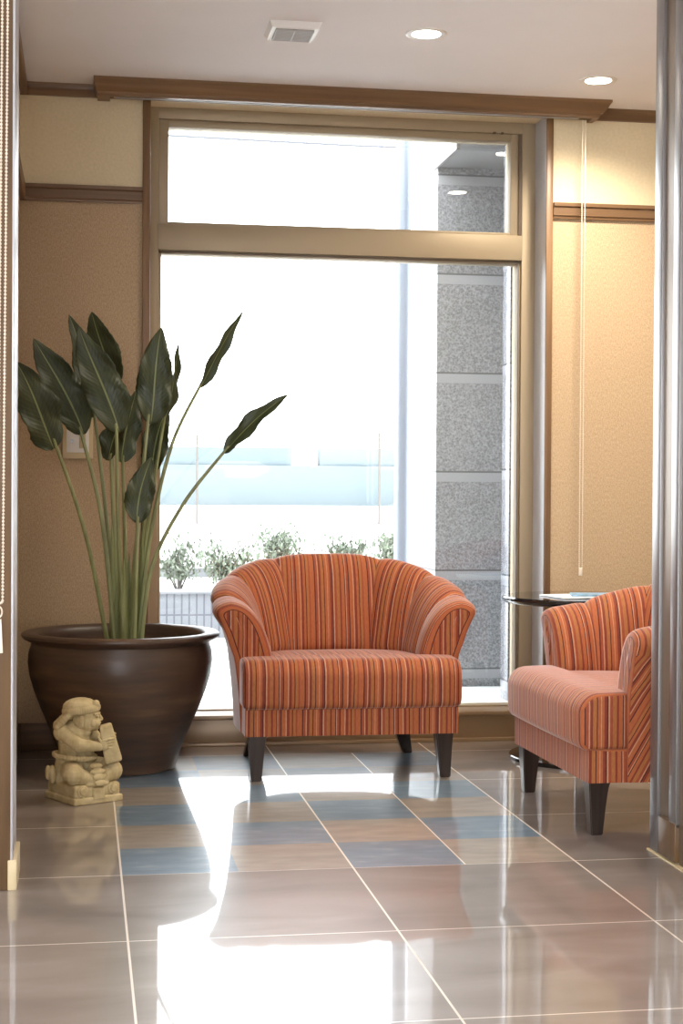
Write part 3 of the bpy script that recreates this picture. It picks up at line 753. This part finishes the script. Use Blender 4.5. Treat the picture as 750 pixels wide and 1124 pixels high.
LV = [
    ((-0.09, 5.52, 1.145), (-0.232, 5.42, 1.423), 0.146, (0.3, -1, 0.2), 0.15, [(0.012, 5.63, 0.834), (0.094, 5.74, 0.43)]),
    ((-0.005, 5.66, 1.191), (-0.164, 5.6, 1.527), 0.143, (0.2, -1, 0.1), 0.15, [(0.066, 5.69, 0.896), (0.117, 5.72, 0.43)]),
    ((0.04, 5.8, 1.262), (-0.059, 5.84, 1.634), 0.1, (0.5, -1, 0), 0.3, [(0.081, 5.8, 0.927), (0.131, 5.8, 0.43)]),
    ((0.1, 5.92, 1.379), (0.04, 5.98, 1.665), 0.122, (-0.3, -1, 0.1), 0.2, [(0.109, 5.9, 0.926), (0.143, 5.88, 0.43)]),
    ((0.114, 5.6, 1.197), (-0.006, 5.6, 1.568), 0.148, (0.15, -1, 0.1), 0.12, [(0.123, 5.65, 0.865), (0.148, 5.7, 0.43)]),
    ((0.143, 5.86, 1.1), (0.186, 5.9, 1.369), 0.107, (0.5, -1, 0), 0.25, [(0.151, 5.85, 0.827), (0.162, 5.84, 0.43)]),
    ((0.099, 5.78, 1.105), (0.138, 5.8, 1.322), 0.093, (-0.6, -1, 0), 0.25, [(0.113, 5.78, 0.796), (0.128, 5.78, 0.43)]),
    ((0.225, 5.68, 1.236), (0.285, 5.7, 1.579), 0.13, (0.1, -1, 0.1), 0.1, [(0.195, 5.7, 0.897), (0.171, 5.72, 0.43)]),
    ((0.293, 5.82, 1.273), (0.35, 5.86, 1.546), 0.057, (0.9, -0.6, 0), 0.3, [(0.235, 5.81, 0.895), (0.187, 5.8, 0.43)]),
    ((0.243, 5.88, 1.068), (0.314, 5.92, 1.311), 0.101, (-0.3, -1, 0), 0.2, [(0.214, 5.87, 0.793), (0.192, 5.86, 0.43)]),
    ((0.189, 5.62, 0.885), (0.234, 5.66, 1.117), 0.103, (0.1, -1, 0.1), 0.12, [(0.185, 5.65, 0.672), (0.18, 5.68, 0.43)]),
    ((0.413, 5.75, 1.373), (0.57, 5.72, 1.646), 0.056, (0.7, -0.7, 0.3), 0.3, [(0.313, 5.753, 1.159), (0.239, 5.757, 0.83), (0.195, 5.76, 0.43)]),
    ((0.495, 5.66, 1.138), (0.719, 5.6, 1.34), 0.071, (0.3, -0.7, 0.8), 0.25, [(0.349, 5.68, 0.946), (0.241, 5.7, 0.718), (0.204, 5.72, 0.43)]),
]
def catmull(P, k=8):
    o = []; P = [Vector(p) for p in P]
    for j in range(len(P)-1):
        a, b, c, d = P[max(0, j-1)], P[j], P[j+1], P[min(len(P)-1, j+2)]
        for i in range(k):
            t = i/k; o.append(.5*((2*b)+(-a+c)*t+(2*a-5*b+4*c-d)*t*t+(-a+3*b-3*c+d)*t**3))
    return o+[P[-1]]
plant = thing('bird_of_paradise_plant', 'tall green plant with paddle-shaped leaves on long stalks growing in the brown pot', 'plant', (PX, PY, .43))
O = Vector((PX, PY, .43))
def blade(bm, b, t, wd, nh, fold, seed):
    L = (bm.loops.layers.uv.get('UVMap') or bm.loops.layers.uv.new('UVMap'))
    b = Vector(b)-O; t = Vector(t)-O; ax = t-b; ln = ax.length; ax.normalize()
    n = Vector(nh).normalized(); n = (n-ax*n.dot(ax)).normalized(); s = ax.cross(n).normalized()
    NA, NB = 26, 8; rows = []; rnd = random.Random(seed); ph = rnd.random()*6
    for i in range(NA+1):
        q = i/NA
        wq = (math.sin(PI*min(1, (q+.004))**.72))**.75 if q < 1 else 0
        wq = max(.0, wq)*wd/2
        if q > .97: wq *= max(0, (1-q)/.03)**.5
        mid = b+ax*ln*q + n*(-.10*ln*(q-.5)**2*2 + .05*ln) * .35 + s*.012*math.sin(q*PI+ph)
        row = []
        for j in range(-NB, NB+1):
            u = j/NB
            lift = n*(abs(u)**1.2*fold*wd*.5 + .020*wd/.14*math.sin(q*15+ph+u*2.5)*abs(u)**2)
            jag = 1+.03*math.sin(q*60+seed)*(abs(u) == 1)
            row.append((mid+s*u*wq*jag+lift*(wq/(wd/2)), (u, q*ln*2.2)))
        rows.append(row)
    vv = [[bm.verts.new(p) for p, _ in r] for r in rows]
    for i in range(NA):
        for j in range(2*NB):
            f = bm.faces.new((vv[i][j], vv[i][j+1], vv[i+1][j+1], vv[i+1][j]))
            for lp, (a, c) in zip(f.loops, ((i, j), (i, j+1), (i+1, j+1), (i+1, j))): lp[L].uv = rows[a][c][1]
    return b+ax*ln*.02, ax
for k, (b, t_, wd, nh, fold, mids) in enumerate(LV):
    bm = bmesh.new(); blade(bm, b, t_, wd, nh, fold, k)
    lf = obj('leaf', bm, M['leaf'], plant, 0, fixn=False)
    for p in lf.data.polygons: p.use_smooth = True
    so = lf.modifiers.new('thickness', 'SOLIDIFY'); so.thickness = .0012
    pth = [Vector(b)+(Vector(t_)-Vector(b))*.06]+[Vector(b)]+[Vector(m_) for m_ in mids]; pth[-1].z -= .004
    pp = [p-O for p in catmull(pth, 7)]
    rad = [.0032+.0058*(i/(len(pp)-1))**.8 for i in range(len(pp))]
    bm = bmesh.new(); tube(bm, pp, rad, 10); obj('leaf_stalk', bm, M['petiole'], plant)
# short sheaths round the foot of the clump
shn = random.Random(3)
for k in range(11):
    a = shn.random()*6.28; r = .02+.035*shn.random(); x0 = .018+r*math.cos(a); y0 = -.02+r*math.sin(a)*.9
    h = .22+.26*shn.random(); dx = x0*.5*h; bm = bmesh.new()
    pp = catmull([(x0, y0, -.004), (x0+dx*.5, y0, h*.5), (x0+dx*1.4, y0, h)], 6)
    tube(bm, pp, [.014*(1-(i/(len(pp)-1))**1.6)+.0016 for i in range(len(pp))], 10)
    obj('sheath', bm, M['petiole'], plant)

# ------------------------------------------------------------------ statue
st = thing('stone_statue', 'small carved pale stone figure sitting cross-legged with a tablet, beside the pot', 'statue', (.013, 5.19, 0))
def cap(bm, a, b, ra, rb, n=5):
    a, b = Vector(a), Vector(b)
    for i in range(n+1): ball(bm, a.lerp(b, i/n), ra+(rb-ra)*i/n, seg=12)
bm = bmesh.new()
RZ = Matrix.Rotation(math.radians(29.5), 3, 'Z')
def bb(x, y, z): return RZ @ Vector((x, y, z))
# cushion with two rosettes (local frame: -y is its front)
def rbox(bm, x0, x1, y0, y1, z0, z1, bev):
    k = bmesh.new(); box(k, x0, x1, y0, y1, z0, z1, bev=bev, seg=3)
    bmesh.ops.rotate(k, verts=k.verts, cent=(0, 0, 0), matrix=RZ)
    me = bpy.data.meshes.new('tmp'); k.to_mesh(me); k.free(); bm.from_mesh(me); bpy.data.meshes.remove(me)
def fuse(bm, vox, it=3):
    me = bpy.data.meshes.new('tmp'); bm.to_mesh(me); bm.free(); o = bpy.data.objects.new('tmp', me); C.objects.link(o)
    r = o.modifiers.new('r', 'REMESH'); r.mode = 'VOXEL'; r.voxel_size = vox
    s_ = o.modifiers.new('s', 'SMOOTH'); s_.factor = .5; s_.iterations = it
    dg = bpy.context.evaluated_depsgraph_get(); e = o.evaluated_get(dg); m2 = bpy.data.meshes.new_from_object(e)
    bpy.data.objects.remove(o); bpy.data.meshes.remove(me)
    b2_ = bmesh.new(); b2_.from_mesh(m2); bpy.data.meshes.remove(m2); return b2_
rbox(bm, -.088, .088, -.085, .115, 0, .022, .004)
rbox(bm, -.084, .084, -.078, .108, .018, .062, .012)
for x in (-.056, .056):
    c = bb(x, -.078, .044)
    for r_, o_ in ((.019, .004), (.012, .009)):
        k = bmesh.new(); tube(k, [c, c+RZ @ Vector((0, -o_, 0))], r_, 20); me = bpy.data.meshes.new('tmp'); k.to_mesh(me); k.free(); bm.from_mesh(me); bpy.data.meshes.remove(me)
rbox(bm, -.020, .020, -.088, -.07, .014, .052, .004)
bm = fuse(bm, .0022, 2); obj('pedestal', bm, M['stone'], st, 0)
for p in st.children[-1].data.polygons: p.use_smooth = True
bm = bmesh.new()
hip = bb(0, .03, .085)
ball(bm, hip, (.066, .058, .040), RZ)
for sx in (-1, 1):                                        # crossed legs: thigh out, shin back to the middle
    kn = bb(sx*.070, -.042, .093); hp = bb(sx*.035, .03, .098); ft = bb(sx*.012, -.066, .072)
    cap(bm, hp, kn, .038, .036); cap(bm, kn, ft, .032, .018); ball(bm, bb(sx*.022, -.07, .062), (.022, .014, .011), RZ)
# torso leans towards the tablet
cap(bm, hip+Vector((-.012, 0, .03)), Vector((-.036, .0, .185)), .060, .054)
cap(bm, Vector((-.036, .0, .185)), Vector((-.040, -.002, .215)), .054, .044)
ball(bm, Vector((-.040, -.002, .222)), (.062, .046, .030))
cap(bm, Vector((-.062, .01, .125)), Vector((-.080, .02, .065)), .036, .030)
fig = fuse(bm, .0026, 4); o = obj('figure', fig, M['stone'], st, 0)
bm = bmesh.new()
# sash round the waist, apron cloth between the knees, back flap
for i in range(40):
    a = 2*PI*i/40; ball(bm, Vector((-.036+.066*math.cos(a), .062*math.sin(a), .143-.006*math.cos(a))), (.008, .008, .009), seg=8)
for k, (w1, zz, yy) in enumerate(((.024, .116, -.060), (.029, .100, -.072), (.026, .084, -.082), (.021, .066, -.088))):
    ball(bm, bb(.002, yy, zz), (w1, .012, .011), RZ, 12)
k = bb(-.095, .05, .085); ball(bm, k, (.013, .022, .03)); ball(bm, k+Vector((-.014, 0, .006)), (.009, .014, .024))
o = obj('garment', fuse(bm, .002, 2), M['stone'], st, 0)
bm = bmesh.new()
# arms: the near arm reaches across to the tablet
sh = Vector((-.078, -.034, .222)); el = Vector((-.022, -.064, .186)); wr = Vector((.042, -.056, .180))
cap(bm, sh, el, .025, .0215, 8); cap(bm, el, wr, .0215, .0155, 8); ball(bm, sh, (.027, .026, .027))
sh2 = Vector((.008, .034, .218)); el2 = Vector((.050, .034, .180)); wr2 = Vector((.074, .0, .196))
cap(bm, sh2, el2, .022, .018); cap(bm, el2, wr2, .018, .013)
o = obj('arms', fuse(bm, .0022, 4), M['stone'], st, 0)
bm = bmesh.new()
# hand: palm, four fingers over the tablet, thumb up
ball(bm, Vector((.053, -.058, .184)), (.017, .010, .017))
for i in range(4):
    z = .200-.0092*i; f0 = Vector((.056, -.060, z-.002)); f1 = Vector((.073-.001*i, -.060, z+.003)); f2 = Vector((.087-.002*i, -.052, z+.004))
    cap(bm, f0, f1, .0052, .0048, 4); cap(bm, f1, f2, .0048, .0038, 4)
cap(bm, Vector((.046, -.060, .194)), Vector((.038, -.062, .208)), .006, .005, 3); cap(bm, Vector((.038, -.062, .208)), Vector((.041, -.060, .217)), .005, .0042, 3)
for i in range(4):
    z = .214-.0092*i; cap(bm, Vector((.078, .008, z)), Vector((.092, -.018, z)), .005, .0042, 4)
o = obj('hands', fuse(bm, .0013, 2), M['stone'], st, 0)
bm = bmesh.new()
# head in profile towards the right
hc = Vector((-.002, -.012, .266)); q = 1.28
def H(x, y, z): return hc+Vector((x, y, z))*q
def hb_(x, y, z, r): ball(bm, H(x, y, z), tuple(v*q for v in r))
hb_(0, 0, 0, (.034, .030, .038)); hb_(.012, 0, -.012, (.026, .024, .022)); hb_(.022, 0, -.023, (.013, .014, .010))
cap(bm, Vector((-.024, 0, .215)), Vector((-.012, -.006, .240)), .030, .028)
for y in (-1, 1):
    hb_(.018, .018*y, -.009, (.011, .010, .011)); hb_(.027, .0135*y, .0055, (.007, .008, .004))
    cap(bm, H(.022, .022*y, .012), H(.034, .006*y, .012), .0032*q, .0032*q, 6)
    hb_(-.010, .031*y, -.001, (.008, .005, .012)); hb_(-.010, .032*y, -.014, (.005, .004, .006))
cap(bm, H(.033, 0, .009), H(.039, 0, -.003), .0036*q, .005*q, 5)
hb_(.036, 0, -.005, (.005, .0072, .004)); hb_(.034, 0, -.0125, (.005, .009, .0026)); hb_(.0325, 0, -.017, (.0045, .008, .003))
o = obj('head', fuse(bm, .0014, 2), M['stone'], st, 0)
bm = bmesh.new()
# headcloth: band with knot, low crown, hair falling behind
for i in range(48):
    a = 2*PI*i/48; ball(bm, Vector((-.016+.054*math.cos(a), -.010+.044*math.sin(a), .294+.006*math.cos(a))), (.009, .009, .013), seg=8)
ball(bm, Vector((-.018, -.010, .302)), (.058, .048, .030)); ball(bm, Vector((.030, -.030, .314)), (.013, .012, .012)); ball(bm, Vector((-.052, -.004, .285)), (.024, .036, .028))
for i in range(9):
    y = -.040+.009*i; cap(bm, Vector((-.052, y, .284)), Vector((-.090-.004*(i % 2), y*1.1, .242)), .012, .012, 5); cap(bm, Vector((-.090-.004*(i % 2), y*1.1, .242)), Vector((-.078, y*1.1, .20)), .012, .010, 5)
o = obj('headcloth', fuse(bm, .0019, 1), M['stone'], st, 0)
bm = bmesh.new()
k = bmesh.new(); box(k, -.024, .024, -.03, .03, -.062, .060, bev=.007, seg=3)
for vv in k.verts: vv.co.x *= 1-.18*(vv.co.z/.06) ; vv.co.y *= 1-.1*vv.co.z/.06
bmesh.ops.rotate(k, verts=k.verts, cent=(0, 0, 0), matrix=Matrix.Rotation(math.radians(-13), 3, 'Y'))
bmesh.ops.translate(k, verts=k.verts, vec=(.074, -.022, .186))
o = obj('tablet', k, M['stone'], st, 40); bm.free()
for c_ in st.children:
    if c_.name.split('.')[0] != 'tablet':
        for p in c_.data.polygons: p.use_smooth = True

# ------------------------------------------------------------------ outside
struct('ground', B((-40, 80, 6.5, 160, -.1, .10)), M['pavement'])
struct('terrace_ledge', B((-.6, 3.6, 6.455, 7.02, .05, .118), bev=.002), M['pavement'])
struct('wall_exterior', B((1.772, 3.6, 6.501, 6.62, .05, 2.9), (-3, .20, 6.501, 6.62, .05, 3.2), bev=.002), M['granite_reveal'])
pl = thing('granite_pillar', 'grey granite-clad square pillar with pale bands outside the window', 'pillar', (1.75, 7.3, .1))
obj('shaft', B((1.577-1.75, 2.6-1.75, 7.04-7.3, 7.62-7.3, 0, 2.9), bev=.004), M['granite'], pl)
struct('canopy_soffit', B((1.575, 3.6, 6.62, 7.62, 2.467, 2.9)), M['soffit'])
bm = bmesh.new(); box(bm, 1.562, 1.577, 6.62, 7.05, 2.46, 2.95, bev=.003); tag(obj('canopy_edge_trim', bm, M['steel']), kind='structure')
bm = bmesh.new(); tube(bm, [(1.655, 8.2, .1), (1.655, 8.2, 6.5)], .040, 32)
tag(obj('steel_pole', bm, M['pole'], loc=(1.655, 8.2, .1)), 'slender round pale steel pole standing outside left of the granite pillar', 'pole')
def ribbed():
    m, n, l, b = new_mat('ribbed_block')
    geo = n.new('ShaderNodeNewGeometry'); sep = n.new('ShaderNodeSeparateXYZ'); l.new(geo.outputs['Position'], sep.inputs[0])
    f = mth(n, l, 'FRACT', mth(n, l, 'MULTIPLY', mth(n, l, 'ADD', sep.outputs[0], 50.0), 22.0))
    a = mth(n, l, 'LESS_THAN', f, .22); z = mth(n, l, 'LESS_THAN', mth(n, l, 'ABSOLUTE', mth(n, l, 'SUBTRACT', sep.outputs[2], .242)), .005)
    q = mth(n, l, 'MAXIMUM', a, z)
    mx = node(n, 'ShaderNodeMix', data_type='RGBA'); l.new(q, mx.inputs['Factor']); mx.inputs[6].default_value = (.15, .155, .17, 1); mx.inputs[7].default_value = (.08, .085, .1, 1)
    l.new(mx.outputs[2], b.inputs['Base Color']); b.inputs['Roughness'].default_value = .8
    return m
M['ribbed'] = ribbed(); M['block_cap'] = plain('block_cap', (.16, .165, .175), .8)
M['blue_board'] = None
pw = thing('planter_wall', 'low grey vertically ribbed block wall across the garden outside', 'garden wall', (1.5, 9.8, .1))
obj('ribbed_face', B((-2.6, 3.8, -.1, .1, 0, .272)), M['ribbed'], pw)
obj('coping', B((-2.62, 3.82, -.12, .12, .272, .287), bev=.003), M['block_cap'], pw)
pw = thing('planter_kerb', 'pale low kerb behind the nearest shrub outside', 'garden wall', (2, 12.4, .1))
obj('kerb_face', B((-4, 6, -.1, .1, 0, .30)), M['block_cap'], pw); obj('coping', B((-4, 6, -.12, .12, .30, .33), bev=.003), M['pavement'], pw)
struct('planting_bed', B((-2, 6, 9.9, 12.3, .1, .33)), plain('pale_gravel', (.5, .5, .48), .9, nscale=30))
M['shrub_leaf'] = plain('shrub_leaf', (.14, .17, .12), .6, nscale=5, namt=.4)
M['twig'] = plain('twig', (.09, .08, .075), .8)
def shrub(x, y, z, rad, h, nl, label, seed, trunk=.35):
    r = random.Random(seed)
    t = thing('shrub', label, 'shrub', (x, y, z), group='shrubs outside')
    bm = bmesh.new(); tips = []
    for k in range(12):
        a = r.random()*6.28; q = rad*(.2+.7*r.random()); hh = h*(.5+.45*r.random())
        P_ = catmull([(0, 0, 0), (q*.35*math.cos(a), q*.35*math.sin(a), hh*.45), (q*math.cos(a), q*math.sin(a), hh)], 4)
        tube(bm, P_, [.008*(1-.8*i/(len(P_)-1)) for i in range(len(P_))], 5); tips += P_[4:]
    obj('branches', bm, M['twig'], t)
    bm = bmesh.new()
    for k in range(nl):
        c = r.choice(tips)+Vector((r.gauss(0, 1), r.gauss(0, 1), r.gauss(0, .8)))*rad*.22
        if c.z < h*trunk*.8: continue
        s_ = .012+.014*r.random(); m_ = Matrix.Rotation(r.random()*6.28, 3, 'Z') @ Matrix.Rotation(r.random()*3, 3, 'X')
        vs_ = [bm.verts.new(c+m_ @ Vector(p)) for p in ((0, -s_, 0), (s_*.5, 0, .002), (0, s_, 0), (-s_*.5, 0, .002))]
        bm.faces.new(vs_)
    obj('foliage', bm, M['shrub_leaf'], t, 0)
shrub(.60, 10.1, .33, .19, .40, 1100, 'small leafy shrub with bare forked stems behind the ribbed wall at far left outside', 1)
shrub(.98, 11.0, .33, .20, .34, 1300, 'low pale green shrub second from the left outside', 2, .1)
shrub(1.46, 11.9, .33, .20, .40, 1500, 'pale green shrub third from the left outside, above the armchair back', 3, .1)
shrub(1.83, 11.2, .33, .20, .36, 1500, 'low pale green shrub fourth from the left outside', 4, .1)
shrub(2.32, 11.7, .33, .22, .39, 2600, 'denser green shrub outside just left of the steel pole', 5, .05)
def hoarding_mat():
    m, n, l, b = new_mat('blue_boarding')
    geo = n.new('ShaderNodeNewGeometry'); mp = n.new('ShaderNodeMapping'); mp.inputs['Scale'].default_value = (.55, 1, 1.1); l.new(geo.outputs['Position'], mp.inputs[0])
    v_ = n.new('ShaderNodeTexVoronoi'); v_.distance = 'CHEBYCHEV'; v_.inputs['Scale'].default_value = .9; l.new(mp.outputs[0], v_.inputs['Vector'])
    sc = n.new('ShaderNodeSeparateColor'); l.new(v_.outputs['Color'], sc.inputs[0])
    r = ramp(n, [(0, (.118, .146, .160)), (.5, (.135, .160, .171)), (1, (.175, .19, .195))]); l.new(sc.outputs[0], r.inputs[0])
    l.new(r.outputs[0], b.inputs['Base Color']); b.inputs['Roughness'].default_value = .9; b.inputs['Specular IOR Level'].default_value = 0
    return m
hb = thing('distant_building', 'distant long pale blue low building across the road', 'building', (6, 44.3, .1))
obj('wall', B((-12, 12, 0, .6, 0, 1.62), bev=.01), hoarding_mat(), hb)
obj('upper_band', B((-8.5, -.2, .1, .7, 1.62, 2.12), (.6, 12, .1, .7, 1.62, 2.12), bev=.01), hoarding_mat(), hb)
obj('low_wall', B((-12, 12, -1.2, -.9, 0, .50), bev=.01), M['pavement'], hb)
for x, h in ((7.95, 2.6), (3.0, 2.5)):
    bm = bmesh.new(); tube(bm, [(x, 42.5, .1), (x, 42.5, h)], .035, 8)
    tag(obj('street_post', bm, M['twig'], loc=(x, 42.5, .1)), 'thin dark post in front of the distant blue building, '+('nearer the steel pole' if x > 5 else 'nearer the plant'), 'post', 'distant posts')
bm = bmesh.new(); tube(bm, [(-20, 60, 14.6), (10, 60, 14.2), (40, 60, 14.3)], .05, 6)
tag(obj('overhead_cable', bm, plain('cable', (.07, .07, .08), .6), loc=(10, 60, 14.2)), 'thin overhead cable crossing the white sky', 'cable')
